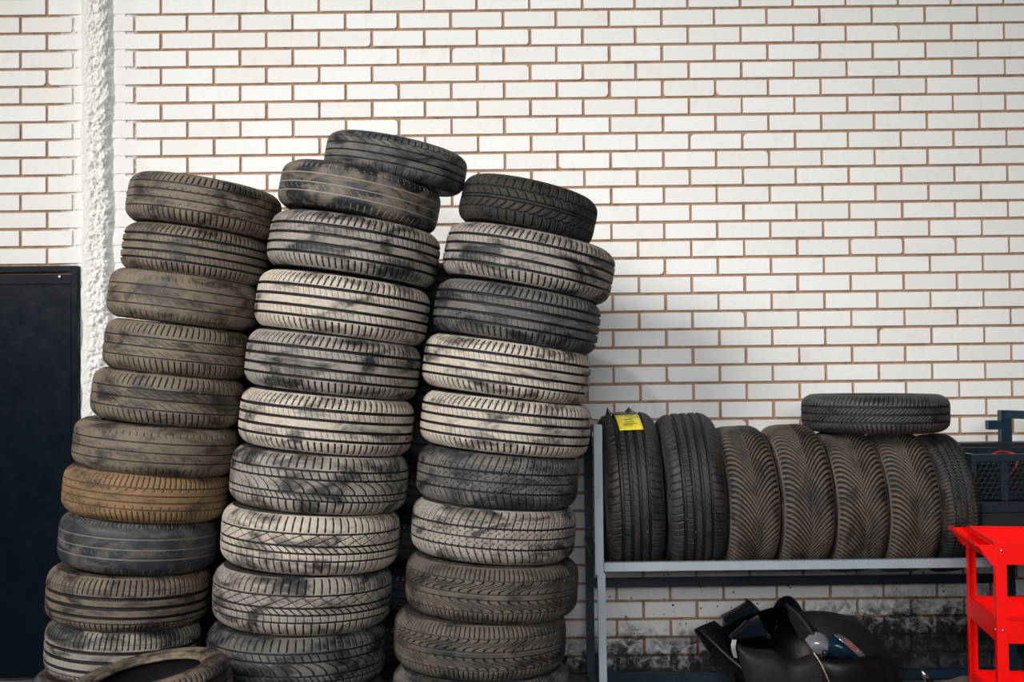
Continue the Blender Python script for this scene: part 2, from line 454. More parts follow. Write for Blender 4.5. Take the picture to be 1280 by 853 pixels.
# added second row close to the wall, turns the gaps between leaning stacks black
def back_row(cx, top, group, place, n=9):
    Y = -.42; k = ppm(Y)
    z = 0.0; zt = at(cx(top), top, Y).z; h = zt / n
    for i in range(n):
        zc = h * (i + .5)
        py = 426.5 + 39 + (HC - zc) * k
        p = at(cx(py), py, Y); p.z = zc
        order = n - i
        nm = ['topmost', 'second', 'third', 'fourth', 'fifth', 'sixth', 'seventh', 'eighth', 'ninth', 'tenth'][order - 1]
        lab = (nm + ' tyre of the added dark rear stack ' + place) if order == 1 else nm + ' tyre down the added dark rear stack ' + place
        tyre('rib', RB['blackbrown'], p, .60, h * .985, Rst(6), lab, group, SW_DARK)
back_row(lambda y: 352 - (y - 250) * .165, 296, 'added tyres in the rear stack between left and middle', 'between the left and middle stacks', 10)
back_row(lambda y: 575 - (y - 250) * .165, 335, 'added tyres in the rear stack between middle and third', 'between the middle and third stacks', 9)

# loose tyre in front, on a low pile that is below the frame
YL = -1.05 - .60
kL = ppm(YL)
pc = at(190, 866, YL)
ax = Vector((-.135, -.035, 1)).normalized()
Rl = ax.to_track_quat('Z', 'Y').to_matrix()
LT = tyre('rib', RB['brown'], pc, 197 / kL, .165, Rl, 'small loose brown tyre lying face up in front of the left stack', 'tyres of the low front pile', SW_LOOSE)
zt = pc.z - .165 / 2 - .035
tyre('rib', RB['greydark'], Vector((pc.x + .01, pc.y, zt - .10 + .012)), .56, zt * .5, Rst(-4), 'upper hidden tyre of the low pile under the loose brown tyre', 'tyres of the low front pile', SW_BROWN)
tyre('rib', RB['greydark'], Vector((pc.x, pc.y, zt * .25)), .57, zt * .48, Rst(-.66), 'lowest hidden tyre of the low pile under the loose brown tyre', 'tyres of the low front pile', SW_BROWN)

# tyres standing in the rack: (top x, top y, bottom y, width px, yaw, lean)
YR = -.70
kR = ppm(YR)
RK = [
 (786, 516, 712, .232, -.5, 1.5, 'wavy', 'black', 'black tyre with a yellow sticker, leftmost in the grey rack'),
 (859, 517, 712, .234, -.5, 2.0, 'wavy', 'black', 'black four-groove tyre without sticker, second from the left in the grey rack'),
 (923, 533, 712, .210, 3.0, 1.5, 'vee', 'winter', 'arrow-tread winter tyre next to the four-groove pair in the rack'),
 (988, 531, 712, .210, 2.5, 1.5, 'vee', 'winter', 'second arrow-tread winter tyre from the left, just left of the lying tyre'),
 (1053, 538, 713, .210, 2.0, 1.5, 'vee', 'winter', 'third arrow-tread winter tyre, under the left half of the lying tyre'),
 (1117, 540, 713, .210, 1.0, 1.5, 'vee', 'winter', 'rightmost arrow-tread winter tyre in the rack'),
 (1172, 543, 713, .160, 1.0, 3.0, 'zigzag', 'blackbrown', 'narrow dark tyre at the right end of the rack row'),
]
rack_t = []
for (x, yt, yb, w, yaw, lean, kind, mt, lab) in RK:
    c = at(x, (yt + yb) / 2, YR)
    D = (yb - yt) / kR
    W = w
    base = Matrix.Rotation(PI / 2, 3, 'Y')
    if kind == 'vee': base = base @ Matrix.Rotation(PI, 3, 'X')
    R = Matrix.Rotation(math.radians(yaw), 3, 'Z') @ Matrix.Rotation(math.radians(-lean - .66), 3, 'Y') @ base
    rack_t.append((tyre(kind, RB[mt], c, D, W, R, lab, 'tyres standing in the rack', SW_DARK), c, D, W, R))
# tyre lying on top
cT = at(1093, 516, YR); DT = 178 / kR; WT = .152
tyre('zigzag_fine', RB['satin'], cT, DT, WT, Rst(-.2), 'black fine-zigzag tyre lying flat on top of the rack tyres', 'tyres lying on the rack row', SW_DARK)

# yellow sticker with black torn tape, wrapped on the first rack tyre (a part of it)
t0, c0, D0, W0, R0_ = rack_t[0]
yl = NT('yellow_sticker_paper'); tc = yl.n('ShaderNodeTexCoord')
mp = yl.n('ShaderNodeMapping'); mp.inputs['Scale'].default_value = (1, 1, 1); yl.l(tc.outputs['UV'], mp.inputs['Vector'])
sx = yl.n('ShaderNodeSeparateXYZ'); yl.l(tc.outputs['Object'], sx.inputs[0])
yl.b.inputs['Base Color'].default_value = (.95, .80, .03, 1); yl.b.inputs['Roughness'].default_value = .35
ink = simple('sticker_ink', (.12, .10, .02), .5)
def wrap(a, dx, dr):      # a: angle from the top towards the camera; dx across the tread, in the tyre's upright frame
    r = D0 / 2 + dr - .045 * (abs(dx) / (W0 / 2)) ** 5 * (D0 / .64)
    v = Vector((dx, -math.sin(a) * r, math.cos(a) * r))
    return c0 + (Matrix.Rotation(math.radians(-.5), 3, 'Z') @ Matrix.Rotation(math.radians(-2.2), 3, 'Y')) @ v
def patch(a0, a1, x0, x1, dr, name, mat, parent, n=10, mm=8, skew=0.0, th=.0012):
    P = np.zeros((n, mm, 3))
    for i in range(n):
        for j in range(mm):
            a = a0 + (a1 - a0) * i / (n - 1); x = x0 + (x1 - x0) * j / (mm - 1) + skew * (i / (n - 1))
            P[i, j] = wrap(a, x, dr)
    me = grid_mesh(name, P, flip=True)
    o = link(name, me, mat); md = o.modifiers.new('s', 'SOLIDIFY'); md.thickness = th; md.offset = 1
    bpy.context.view_layer.update()
    o.parent = parent; o.matrix_parent_inverse = parent.matrix_world.inverted()
    return o
bpy.context.view_layer.update()
film = simple('black_wrap_film', (.008, .008, .010), .25)
stk = patch(math.radians(14), math.radians(37), -.050, .045, .0035, 'sticker', yl.m, t0, skew=.010)
stk['label'] = 'yellow sticker with fine print'
for k, (a, x0, x1) in enumerate([(17, -.012, .022), (20.5, .0, .040), (23.5, -.020, .018), (24.5, -.036, -.030), (27, -.014, .020), (29.5, -.026, .030), (31.5, -.024, .012)]):
    p_ = patch(math.radians(a), math.radians(a + .7), x0 + .004, x1 + .004, .0049, 'printed_line', ink, stk, 2, 6, th=.0004)
tp = patch(math.radians(-8), math.radians(13), -.058, .040, .0030, 'film_strip', film, t0)
bmf = bmesh.new()
for (dx, h, w, s) in ((-.066, .030, .013, -.006), (.016, .022, .020, .002), (-.085, .012, .012, -.02)):
    b0 = wrap(0.02, dx - w, .0); b1 = wrap(0.02, dx + w, .0); b2 = wrap(0.02, dx + s, h); b3 = wrap(.12, dx, .0)
    vs = [bmf.verts.new(v) for v in (b0, b1, b3, b2)]
    for f in ((0, 1, 2), (0, 1, 3), (1, 2, 3), (2, 0, 3)): bmf.faces.new([vs[i] for i in f])
o = obj('torn_film', bmf, film); o.parent = t0; o.matrix_parent_inverse = t0.matrix_world.inverted()

# ------------------------------------------------------------------ wall
# course lines and joints measured on the photograph, back-projected to the wall
zt_ = at(745, 11.9, 0).z; zb_ = at(795, 797.3, 0).z
CH = (zt_ - zb_) / 35
CW = (at(1222.8, 63, 0).x - at(167.8, 76, 0).x) / 16
xA = at(761, 23, 0).x          # a vertical joint in the course just below line z = zt_
XC = at(124, 200, 0).x         # plaster strip
off_left = at(58.5, 12, 0).x
bw, bh, gap = CW, CH, .0128
verts = []; faces = []; tone = []
def brick(x0, x1, z0, z1):
    r = random.choice([.0015, .002, .0025, .003, .003, .004, .008 if random.random() < .3 else .003])
    j = lambda s=.0012: random.uniform(-s, s)
    x0 += j(); x1 += j(); z0 += j(.0008); z1 += j(.0008)
    if x1 - x0 < .02: return
    yo = random.uniform(-.0012, .0012)
    cs = []
    for (cx, cz, a0, rr) in ((x1, z1, 0, r * random.uniform(.5, 1.6)), (x0, z1, 90, r * random.uniform(.5, 1.6)), (x0, z0, 180, r * random.uniform(.5, 1.6)), (x1, z0, 270, r * random.uniform(.5, 1.8))):
        sx_ = 1 if cx == x1 else -1; sz_ = 1 if cz == z1 else -1
        if random.random() < .012: rr = .020
        for k in range(4):
            a = math.radians(a0 + k * 30)
            cs.append((cx - sx_ * rr + rr * math.cos(a), cz - sz_ * rr + rr * math.sin(a)))
    base = len(verts); n = len(cs); mx = (x0 + x1) / 2; mz = (z0 + z1) / 2
    for (y, ins) in ((.016, 0), (.0018 + yo, 0), (yo, .0018)):
        for (x, z) in cs:
            verts.append((x + (ins if x < mx else -ins), y, z + (ins if z < mz else -ins)))
    for q in range(2):
        for k in range(n):
            k2 = (k + 1) % n
            faces.append((base + q * n + k, base + q * n + k2, base + (q + 1) * n + k2, base + (q + 1) * n + k))
    faces.append(tuple(base + 2 * n + k for k in range(n))[::-1])
    tv = random.random(); tone.extend([tv] * (3 * n))
XL, XR = -5.0, 5.0
row = 0
kmax = int((4.4 - zt_) / CH); kmin = -int(zt_ / CH) - 1
DOORX = at(100.5, 500, 0).x; DOORZ = at(60, 333.5, 0).z
for k in range(kmin, kmax + 1):
    z1 = zt_ + k * CH; z0 = z1 - CH          # the course below line k
    if z0 < -.0: z0 = 0.0
    if z1 - z0 < .02: continue
    par = (k % 2)                            # k=0: joint at xA
    ox = xA + (0 if par == 0 else CW / 2)
    i0 = int((XL - ox) / CW) - 1
    for i in range(i0, int((XR - ox) / CW) + 1):
        a = ox + i * CW; b = a + CW
        a_, b_ = max(a, XC), b
        if b_ > a_ + .03: brick(a_ + gap / 2, b_ - gap / 2, z0 + gap / 2, z1 - gap / 2)
    ox = off_left + (CW / 2 if par == 0 else 0)
    for i in range(-30, 10):
        a = ox + i * CW; b = a + CW
        b_ = min(b, XC)
        if a < XL or b_ - a < .03: continue
        zz0 = z0
        if b_ < DOORX + .05 and z1 < DOORZ + .01 and a > DOORX - 1.05: 
            if b_ <= DOORX: continue
            a = DOORX
            if b_ - a < .02: continue
        elif a < DOORX - 1.05 < b_ and z1 < DOORZ + .01: b_ = DOORX - 1.05
        elif a > DOORX - 1.05 and a < DOORX and z1 < DOORZ + .01: a = DOORX
        brick(a + gap / 2, b_ - gap / 2, zz0 + gap / 2, z1 - gap / 2)
# mortar bed, slightly recessed and uneven
nx, nzg = 700, 330
gx = np.linspace(XL, XR, nx); gz = np.linspace(0, 4.4, nzg)
mb = len(verts)
w_ = rng.normal(0, .0007, (nx, nzg))
for i in range(nx):
    for j in range(nzg):
        verts.append((gx[i], .0098 + w_[i, j], gz[j]))
tone.extend([-1.0] * (nx * nzg))
for i in range(nx - 1):
    for j in range(nzg - 1):
        a = mb + i * nzg + j
        faces.append((a, a + nzg, a + nzg + 1, a + 1))
# solid body behind
b0 = len(verts)
for x in (XL, XR):
    for y in (.014, .30):
        for z in (0, 4.4): verts.append((x, y, z)); tone.append(-1)
for f in ((0, 1, 3, 2), (4, 6, 7, 5), (2, 3, 7, 6), (1, 5, 7, 3)): faces.append(tuple(b0 + i for i in f))
me = bpy.data.meshes.new('wall_back'); me.from_pydata(verts, [], faces)
at_ = me.attributes.new('tone', 'FLOAT', 'POINT'); at_.data.foreach_set('value', np.array(tone, dtype=np.float32))

t = NT('white_painted_brick'); tc = t.n('ShaderNodeTexCoord'); ob_ = tc.outputs['Object']
ta = t.n('ShaderNodeAttribute', attribute_name='tone')
isb = t.math('GREATER_THAN', ta.outputs['Fac'], -.5)
n1 = t.noise(ob_, 3.0, 5, .6); n2 = t.noise(ob_, 45, 5, .65); n3 = t.noise(ob_, 9, 4, .6, 1.2); n4 = t.noise(ob_, 260, 2)
bc = t.mix(t.ramp(ta.outputs['Fac'], 0, 1), (.81, .80, .78), (.855, .85, .838))
bc = t.mix(t.math('MULTIPLY', t.ramp(n3, .55, .78), .30), bc, (.66, .55, .42))
bc = t.mix(t.math('MULTIPLY', t.ramp(n2, .50, .80), .30), bc, (.62, .60, .58))
bc = t.mix(t.math('MULTIPLY', t.ramp(t.noise(ob_, 16, 6, .75, 2.0), .66, .72), .35), bc, (.36, .31, .27))
mc = t.mix(n2, (.27, .15, .085), (.50, .32, .20))
mc = t.mix(t.math('MULTIPLY', t.ramp(n3, .5, .7), .5), mc, (.15, .09, .06))
base = t.mix(isb, mc, bc)
sx = t.n('ShaderNodeSeparateXYZ'); t.l(ob_, sx.inputs[0])
X = sx.outputs[0]; Z = sx.outputs[2]
# white plaster splashed over bricks and joints beside the strip
dx_ = t.math('ABSOLUTE', t.math('SUBTRACT', X, XC))
sp = t.math('ADD', t.math('MULTIPLY', dx_, -1.0), t.math('ADD', t.math('MULTIPLY', n2, .16), t.math('MULTIPLY', n3, .10)))
spm = t.ramp(t.math('ADD', sp, t.math('MULTIPLY', t.math('SUBTRACT', t.noise(ob_, 130, 4, .7), .5), .16)), -.085, .03)
base = t.mix(t.math('MULTIPLY', spm, .9), base, (.80, .785, .77))
# low on the wall: black splashes, darker towards the floor and higher up at right
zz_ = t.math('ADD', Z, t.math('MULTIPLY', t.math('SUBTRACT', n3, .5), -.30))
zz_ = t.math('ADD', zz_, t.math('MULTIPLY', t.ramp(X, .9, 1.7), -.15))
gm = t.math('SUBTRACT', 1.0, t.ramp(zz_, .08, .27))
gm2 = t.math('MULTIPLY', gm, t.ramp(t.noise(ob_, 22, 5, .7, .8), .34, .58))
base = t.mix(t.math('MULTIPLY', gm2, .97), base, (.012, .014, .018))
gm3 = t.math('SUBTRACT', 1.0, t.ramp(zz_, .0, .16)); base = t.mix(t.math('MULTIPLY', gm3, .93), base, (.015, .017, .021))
vo = t.n('ShaderNodeTexVoronoi'); vo.inputs['Scale'].default_value = 34; vo.inputs['Randomness'].default_value = 1; t.l(ob_, vo.inputs['Vector'])
vs_ = t.math('ADD', vo.outputs['Distance'], t.math('MULTIPLY', t.noise(ob_, 14, 3), .55))
dots = t.math('SUBTRACT', 1.0, t.ramp(vs_, .375, .415))
dots = t.math('MULTIPLY', dots, t.math('SUBTRACT', 1.0, t.ramp(Z, .40, .62)))
base = t.mix(dots, base, (.02, .02, .022))
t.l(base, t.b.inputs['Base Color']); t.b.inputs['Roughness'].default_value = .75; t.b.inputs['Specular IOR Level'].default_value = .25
bh_ = t.math('ADD', t.math('MULTIPLY', n2, .5), t.math('MULTIPLY', n4, .3))
t.l(t.bump(bh_, .25, .004), t.b.inputs['Normal'])
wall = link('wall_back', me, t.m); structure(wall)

# rough plaster strip
t = NT('rough_white_plaster'); tc = t.n('ShaderNodeTexCoord'); ob_ = tc.outputs['Object']
pn = t.noise(ob_, 30, 6, .7)
c = t.mix(pn, (.74, .72, .70), (.86, .85, .835))
c = t.mix(t.math('MULTIPLY', t.ramp(t.noise(ob_, 55, 5, .7), .60, .72), .35), c, (.42, .38, .36))
t.l(c, t.b.inputs['Base Color']); t.b.inputs['Roughness'].default_value = .85; t.b.inputs['Specular IOR Level'].default_value = .15
t.l(t.bump(t.noise(ob_, 120, 4, .6), .5, .006), t.b.inputs['Normal'])
NXc, NZc = 84, 2000
xs = np.linspace(XC - .105, XC + .125, NXc)
P = np.zeros((NXc, NZc, 3))
for j in range(NZc):
    z = 4.4 * j / (NZc - 1)
    wob = .010 * noise.noise(Vector((1.3, 0, z * 6))) + .006 * noise.noise(Vector((4.3, 0, z * 25)))
    for i in range(NXc):
        x = xs[i]; d = x - XC + wob
        prof = float(sst(-.082, -.066, np.float64(d))) * (1 - float(sst(.030, .078, np.float64(d))))
        n_ = noise.noise(Vector((x * 40, 2, z * 26))) * .5 + noise.noise(Vector((x * 95, 7, z * 60))) * .32 + noise.noise(Vector((x * 190, 1, z * 130))) * .16
        y = .004 - prof * .050 - n_ * (.006 + .026 * prof * float(sst(-.05, -.02, np.float64(d)))) 
        P[i, j] = (x, y, z)
me = grid_mesh('trim_1', P)
structure(link('trim_1', me, t.m))

# ------------------------------------------------------------------ door (dark blue sheet metal)
def navy(name, rough, col=(.0008, .003, .007)):
    t = NT(name); tc = t.n('ShaderNodeTexCoord'); ob_ = tc.outputs['Object']
    n_ = t.noise(ob_, 6, 5, .6, 1.0)
    c = t.mix(n_, col, tuple(x * 1.9 for x in col)); t.l(c, t.b.inputs['Base Color'])
    t.l(t.math('ADD', t.math('MULTIPLY', t.noise(ob_, 12, 4), .25), rough), t.b.inputs['Roughness'])
    t.b.inputs['Specular IOR Level'].default_value = .12
    t.l(t.bump(t.noise(ob_, 7, 3), .12, .02), t.b.inputs['Normal'])
    return t.m
NAVY = navy('navy_gloss_paint', .22)
door = empty('door_1', (DOORX - .5, 0, 0)); structure(door)
def dpart(name, bm, mat, sm=False):
    o = obj(name, bm, mat, None, sm); o.parent = door; o.matrix_parent_inverse = Matrix.Translation((-(DOORX - .5), 0, 0)); return o
dx0, dx1 = DOORX - 1.04, DOORX
bm = bmesh.new()
bar(bm, (dx1 - .014, -.012, 0), (dx1 - .014, -.012, DOORZ), .028, .05)
bar(bm, (dx0 + .014, -.012, 0), (dx0 + .014, -.012, DOORZ), .028, .05)
bar(bm, (dx0 + .028, -.012, DOORZ - .014), (dx1 - .028, -.012, DOORZ - .014), .05, .028)
dpart('door_frame', bm, NAVY)
bm = bmesh.new()
add_box(bm, ((dx0 + dx1) / 2, .004, DOORZ / 2 - .01), (dx1 - dx0 - .064, .022, DOORZ - .06), None, .003)
add_box(bm, ((dx0 + dx1) / 2, -.010, DOORZ - .062), (dx1 - dx0 - .066, .012, .045), None, .004)
add_box(bm, (dx1 - .052, -.010, DOORZ / 2 - .05), (.034, .012, DOORZ - .14), None, .004)
dpart('door_leaf', bm, NAVY)
bm = bmesh.new()
for px, py in ((75, 346), (88, 339)):
    q = at(px, py, -.02); cyl(bm, q, q + Vector((0, -.008, 0)), .005, 10)
dpart('rivet', bm, simple('pale_rivet_metal', (.6, .62, .65), .3, 1.0))

# ------------------------------------------------------------------ floor
t = NT('oily_concrete'); tc = t.n('ShaderNodeTexCoord'); ob_ = tc.outputs['Object']
c = t.mix(t.noise(ob_, 1.5, 7, .65), (.10, .095, .085), (.24, .23, .21))
c = t.mix(t.math('MULTIPLY', t.ramp(t.noise(ob_, .8, 5, .6, 1), .5, .7), .7), c, (.05, .048, .046))
t.l(c, t.b.inputs['Base Color']); t.b.inputs['Roughness'].default_value = .8
t.l(t.bump(t.noise(ob_, 60, 5, .7), .3, .006), t.b.inputs['Normal'])
bm = bmesh.new(); add_box(bm, (0, -6.0, -.05), (24, 12.6, .1))
structure(obj('floor', bm, t.m))

# ------------------------------------------------------------------ rack
GREY = simple('grey_enamel_steel', (.27, .32, .37), .38, .0, 14, .18, .03)
BLUE = simple('dark_blue_enamel_steel', (.004, .021, .040), .38, .0, 12, .3, .03)
YF, YB = -.94, -.16
rack = empty('tyre_rack', at(749, 853, YF)); rack.location.z = 0
tag(rack, 'grey and dark blue steel rack holding the upright tyres', 'rack')
def child(name, bm, mat, par, sm=False, label=None):
    bpy.context.view_layer.update()
    o = obj(name, bm, mat, None, sm); o.parent = par; o.matrix_parent_inverse = par.matrix_world.inverted()
    if label: o['label'] = label
    return o
def part(name, mat, par, *bars, label=None, sm=False):
    bm = bmesh.new()
    for b in bars: bar(bm, *b)
    return child(name, bm, mat, par, sm, label)
pz = lambda x, y, Y: at(x, y, Y)
a = pz(747, 531, YF); b = pz(749.2, 718, YF)
part('post', GREY, rack, (a, b, .033, .033), label='upper grey front post')
b2 = pz(751.5, 716, YF); x_low = b2.x
part('post', GREY, rack, ((x_low, YF, b2.z), (x_low + .002, YF, 0), .034, .030), label='lower grey front post')
rz = pz(900, 707.5, YF).z; xr = pz(1243, 703, YF).x
part('front_rail', GREY, rack, ((pz(755, 710, YF).x, YF, rz + .001), (xr, YF, rz + .001), .034, .034))
part('post', GREY, rack, ((xr + .018, YF, rz + .018), (xr + .018, YF, 0), .034, .034), label='right grey front post')
# side bar from the post top back to the wall
xb = pz(734, 512, YB).x; zb = a.z
part('side_rail', GREY, rack, ((a.x - .002, YF + .018, zb - .017), (a.x - .002, YB, zb - .017), .030, .030))
part('side_rail', BLUE, rack, ((b.x + .004, YF + .02, rz), (b.x + .004, YB, rz), .030, .030))
part('post', BLUE, rack, ((b.x + .012, YB, zb + .0), (b.x + .012, YB, 0), .036, .034), label='dark blue rear left post')
xrb = pz(1262, 730, YB).x
part('post', BLUE, rack, ((xrb, YB, rz + .02), (xrb, YB, 0), .030, .034), label='dark blue rear right post')
zrr = pz(900, 727, YB + .0).z
part('rear_rail', BLUE, rack, ((b.x + .03, YB, zrr), (xrb - .015, YB, zrr), .032, .040))
# the bearer behind the tyres at rail height
part('rear_rail', BLUE, rack, ((b.x + .03, -.46, rz), (xr + .012, -.46, rz), .032, .034))
part('side_rail', BLUE, rack, ((xr + .02, YF + .02, rz - .002), (xr + .02, YB - .02, rz - .002), .030, .030))
zl = pz(830, 846, YB).z
part('rear_rail', BLUE, rack, ((b.x + .03, YB, max(zl, .02)), (xrb - .015, YB, max(zl, .02)), .034, .040))
zl2 = pz(830, 866, YF).z
part('front_rail', GREY, rack, ((x_low + .018, YF, zl2), (xr + .0, YF, zl2), .034, .034), label='low grey front rail')
part('side_rail', BLUE, rack, ((b.x + .006, YF + .02, .10), (b.x + .006, YB - .018, .04), .030, .030))

# ------------------------------------------------------------------ second dark blue frame and crates at the right
fr = empty('steel_frame', (pz(1256, 853, -.30).x, -.30, 0))
tag(fr, 'dark blue steel frame standing behind the plastic crate at the right edge', 'frame')
YP = -.30
p1 = pz(1255.5, 513, YP); xr2 = p1.x + 1.1
part('post', BLUE, fr, ((p1.x, YP, p1.z), (p1.x, YP, 0), .046, .046))
part('post', BLUE, fr, ((xr2, YP, p1.z), (xr2, YP, 0), .046, .046))
q1 = pz(1249.5, 518, YP)
part('top_bar', BLUE, fr, ((p1.x, YP - .002, p1.z - .018), (p1.x + .62, -.93, p1.z - .03), .034, .036))
q = pz(1243, 531.5, YP)
part('stub_bar', BLUE, fr, ((q.x - .03, YP + .01, q.z), (p1.x - .018, YP + .01, q.z), .040, .040))
xs0 = pz(1212, 650, -.9).x + .02
CRZ = pz(1240, 664, -.93).z
bm = bmesh.new(); add_box(bm, ((p1.x + xr2) / 2 - .08, -.58, CRZ - .02), (xr2 - p1.x + .30, .62, .03), None, .003)
child('shelf_board', bm, BLUE, fr)
part('post', BLUE, fr, ((pz(1300, 720, -.86).x, -.86, CRZ - .03), (pz(1300, 720, -.86).x, -.86, 0), .034, .034))
part('post', BLUE, fr, ((xr2 - .02, -.86, CRZ - .03), (xr2 - .02, -.86, 0), .034, .034))

CRATE = simple('dark_teal_plastic', (.006, .017, .025), .38, 0, 30, .2, .03)
CRIN = simple('black_plastic_inside', (.004, .008, .012), .5, 0, 30, .2, .03)
YC = -.92
c0_ = pz(1216.5, 573, YC); cz1 = pz(1240, 568, YC).z; cz0 = CRZ - .005 + .001
cw, cd = .60, .40
crate = empty('plastic_crate', (c0_.x + cw / 2, YC + cd / 2, cz0))
tag(crate, 'dark teal plastic crate with round-holed sides beside the rack tyres', 'crate')
x0, x1 = c0_.x, c0_.x + cw; y0, y1 = YC, YC + cd
bm = bmesh.new()
rh = (577 - 568) / ppm(YC)
for (aa, bb) in (((x0, y0), (x1, y0)), ((x0, y1), (x1, y1)), ((x0, y0), (x0, y1)), ((x1, y0), (x1, y1))):
    bar(bm, (aa[0], aa[1], cz1 - rh / 2), (bb[0], bb[1], cz1 - rh / 2), rh if aa[0] == bb[0] else rh, .026, .003) if False else None
def rim(bm, z, h, t_):
    add_box(bm, ((x0 + x1) / 2, y0, z), (cw + t_, t_, h), None, .002); add_box(bm, ((x0 + x1) / 2, y1, z), (cw + t_, t_, h), None, .002)
    add_box(bm, (x0, (y0 + y1) / 2, z), (t_, cd - t_, h), None, .002); add_box(bm, (x1, (y0 + y1) / 2, z), (t_, cd - t_, h), None, .002)
rim(bm, cz1 - rh / 2, rh, .024)
child('rim', bm, CRATE, crate)
zb1 = pz(1240, 626, YC).z; zb0 = pz(1240, 641, YC).z
bm = bmesh.new(); rim(bm, (zb1 + zb0) / 2 + .008, (zb1 - zb0) * .42, .020); rim(bm, (zb1 + zb0) / 2 - .012, (zb1 - zb0) * .42, .024)
child('base_band', bm, CRATE, crate)
bm = bmesh.new()
add_box(bm, ((x0 + x1) / 2, (y0 + y1) / 2, cz0 + .012), (cw - .01, cd - .01, .012)); rim(bm, (cz0 + zb0) / 2, zb0 - cz0 - .004, .012)
child('bottom', bm, CRIN, crate)
zm0, zm1 = zb1 + .002, cz1 - rh
def rib(c, sz):
    bm = bmesh.new(); add_box(bm, c, sz, None, .002); child('rib', bm, CRATE, crate)
for xx in [x0, x0 + .1185, x0 + .30, x0 + .45, x1]:
    w = .020 if xx in (x0, x1) else .030
    for yy in (y0, y1): rib((xx, yy, (zm0 + zm1) / 2), (w, .016, zm1 - zm0 + .004))
for yy in (y0 + .13, y0 + .27):
    for xx in (x0, x1): rib((xx, yy, (zm0 + zm1) / 2), (.016, .03, zm1 - zm0 + .004))
# hexagonal lattice panels (real holes)
def lattice(bm, xa, xb, za, zb, ycst, s=.011, w=.0032, along='x'):
    r = 0; dz = s * 1.732 / 2 * 1.16; z = za + s * .5
    hexr = s * .98
    zc = za
    while zc < zb + s:
        xc = xa + (s if r % 2 else 0)
        while xc < xb + s:
            for k in range(6):
                a1 = PI / 6 + k * PI / 3; a2 = a1 + PI / 3
                pa = (xc + hexr * math.cos(a1) * 1.15, zc + hexr * math.sin(a1) * 1.15); pb = (xc + hexr * math.cos(a2) * 1.15, zc + hexr * math.sin(a2) * 1.15)
                if k < 3 and all(xa < p[0] < xb and za < p[1] < zb for p in (pa, pb)):
                    if along == 'x': bar(bm, (pa[0], ycst, pa[1]), (pb[0], ycst, pb[1]), w, w, 0)
                    else: bar(bm, (ycst, pa[0], pa[1]), (ycst, pb[0], pb[1]), w, w, 0, Vector((1, 0, .01)))
            xc += 2 * s
        zc += s * 1.72; r += 1
LAT = simple('dark_lattice_plastic', (.008, .016, .022), .4, 0, 30, .2, .02)
bm = bmesh.new(); lattice(bm, x0 + .01, x1 - .01, zm0, zm1, y0 + .003)
child('lattice_front', bm, LAT, crate)
bm = bmesh.new(); lattice(bm, x0 + .01, x1 - .01, zm0, zm1, y1, .014)
child('lattice_back', bm, LAT, crate)
bm = bmesh.new(); lattice(bm, y0 + .01, y1 - .01, zm0, zm1, x0, .014, along='y'); lattice(bm, y0 + .01, y1 - .01, zm0, zm1, x1, .014, along='y')
child('lattice_side', bm, LAT, crate)
# red cable in the crate
RED = simple('red_cable_rubber', (.42, .012, .02), .4, 0, 30, .1, 0)
bm = bmesh.new()
cp = [(1238, 570, -.78), (1246, 565.5, -.76), (1256, 564.5, -.74), (1266, 567, -.74), (1274, 572, -.76), (1271, 582, -.80), (1266, 590, -.84), (1258, 600, -.80), (1256, 620, -.72), (1262, 636, -.70)]
pts = [at(x, y, Y) for x, y, Y in cp]
def smooth(pts, it=3):
    for _ in range(it):
        q = [pts[0]]
        for a_, b_ in zip(pts, pts[1:]): q += [a_ * .75 + b_ * .25, a_ * .25 + b_ * .75]
        q.append(pts[-1]); pts = q
    return pts
tube(bm, smooth(pts), .0045)
o = obj('cable', bm, RED, None, True); tag(o, 'red cable looping over inside the plastic crate', 'cable')
# dark box behind crate rim
bm = bmesh.new(); bx0 = pz(1195, 560, -.42).x; bxz = pz(1225, 553.5, -.42).z
add_box(bm, (bx0 + .33, -.40, (bxz + CRZ) / 2 + .0), (.66, .10, bxz - CRZ - .012), None, .006)
add_box(bm, (bx0 + .33, -.40, bxz - .012), (.68, .12, .024), None, .005)
o = obj('storage_bin', bm, CRIN); tag(o, 'low black bin standing behind the teal crate against the frame post', 'bin')

# ------------------------------------------------------------------ red tool cart
REDP = NT('red_gloss_paint'); tc = REDP.n('ShaderNodeTexCoord')
c = REDP.mix(REDP.noise(tc.outputs['Object'], 8, 4), (.86, .002, .001), (.98, .004, .002))
c = REDP.mix(REDP.math('MULTIPLY', REDP.ramp(REDP.noise(tc.outputs['Object'], 130, 3, .7), .70, .76), .7), c, (.12, .01, .01))
REDP.l(c, REDP.b.inputs['Base Color']); REDP.b.inputs['Roughness'].default_value = .32; REDP.b.inputs['Specular IOR Level'].default_value = .3
REDM = REDP.m
YFc = -1.57; fl = at(1245, 680, YFc); ZT1 = fl.z
YBc = -1.14; bl = at(1208, 658.5, YBc)
yaw = math.atan2(bl.x - fl.x, YBc - YFc)           # cart side leans away to the right
cart = empty('tool_cart', (fl.x, YFc, 0), (0, 0, -yaw))
tag(cart, 'red steel tool cart with three trays at the right edge', 'cart')
bpy.context.view_layer.update()
CD = math.hypot(bl.x - fl.x, YBc - YFc); CWd = .66
def cpart(name, bm, mat, label=None, sm=False, par=None):
    o = obj(name, bm, mat, par or cart, sm)
    if label: o['label'] = label
    return o
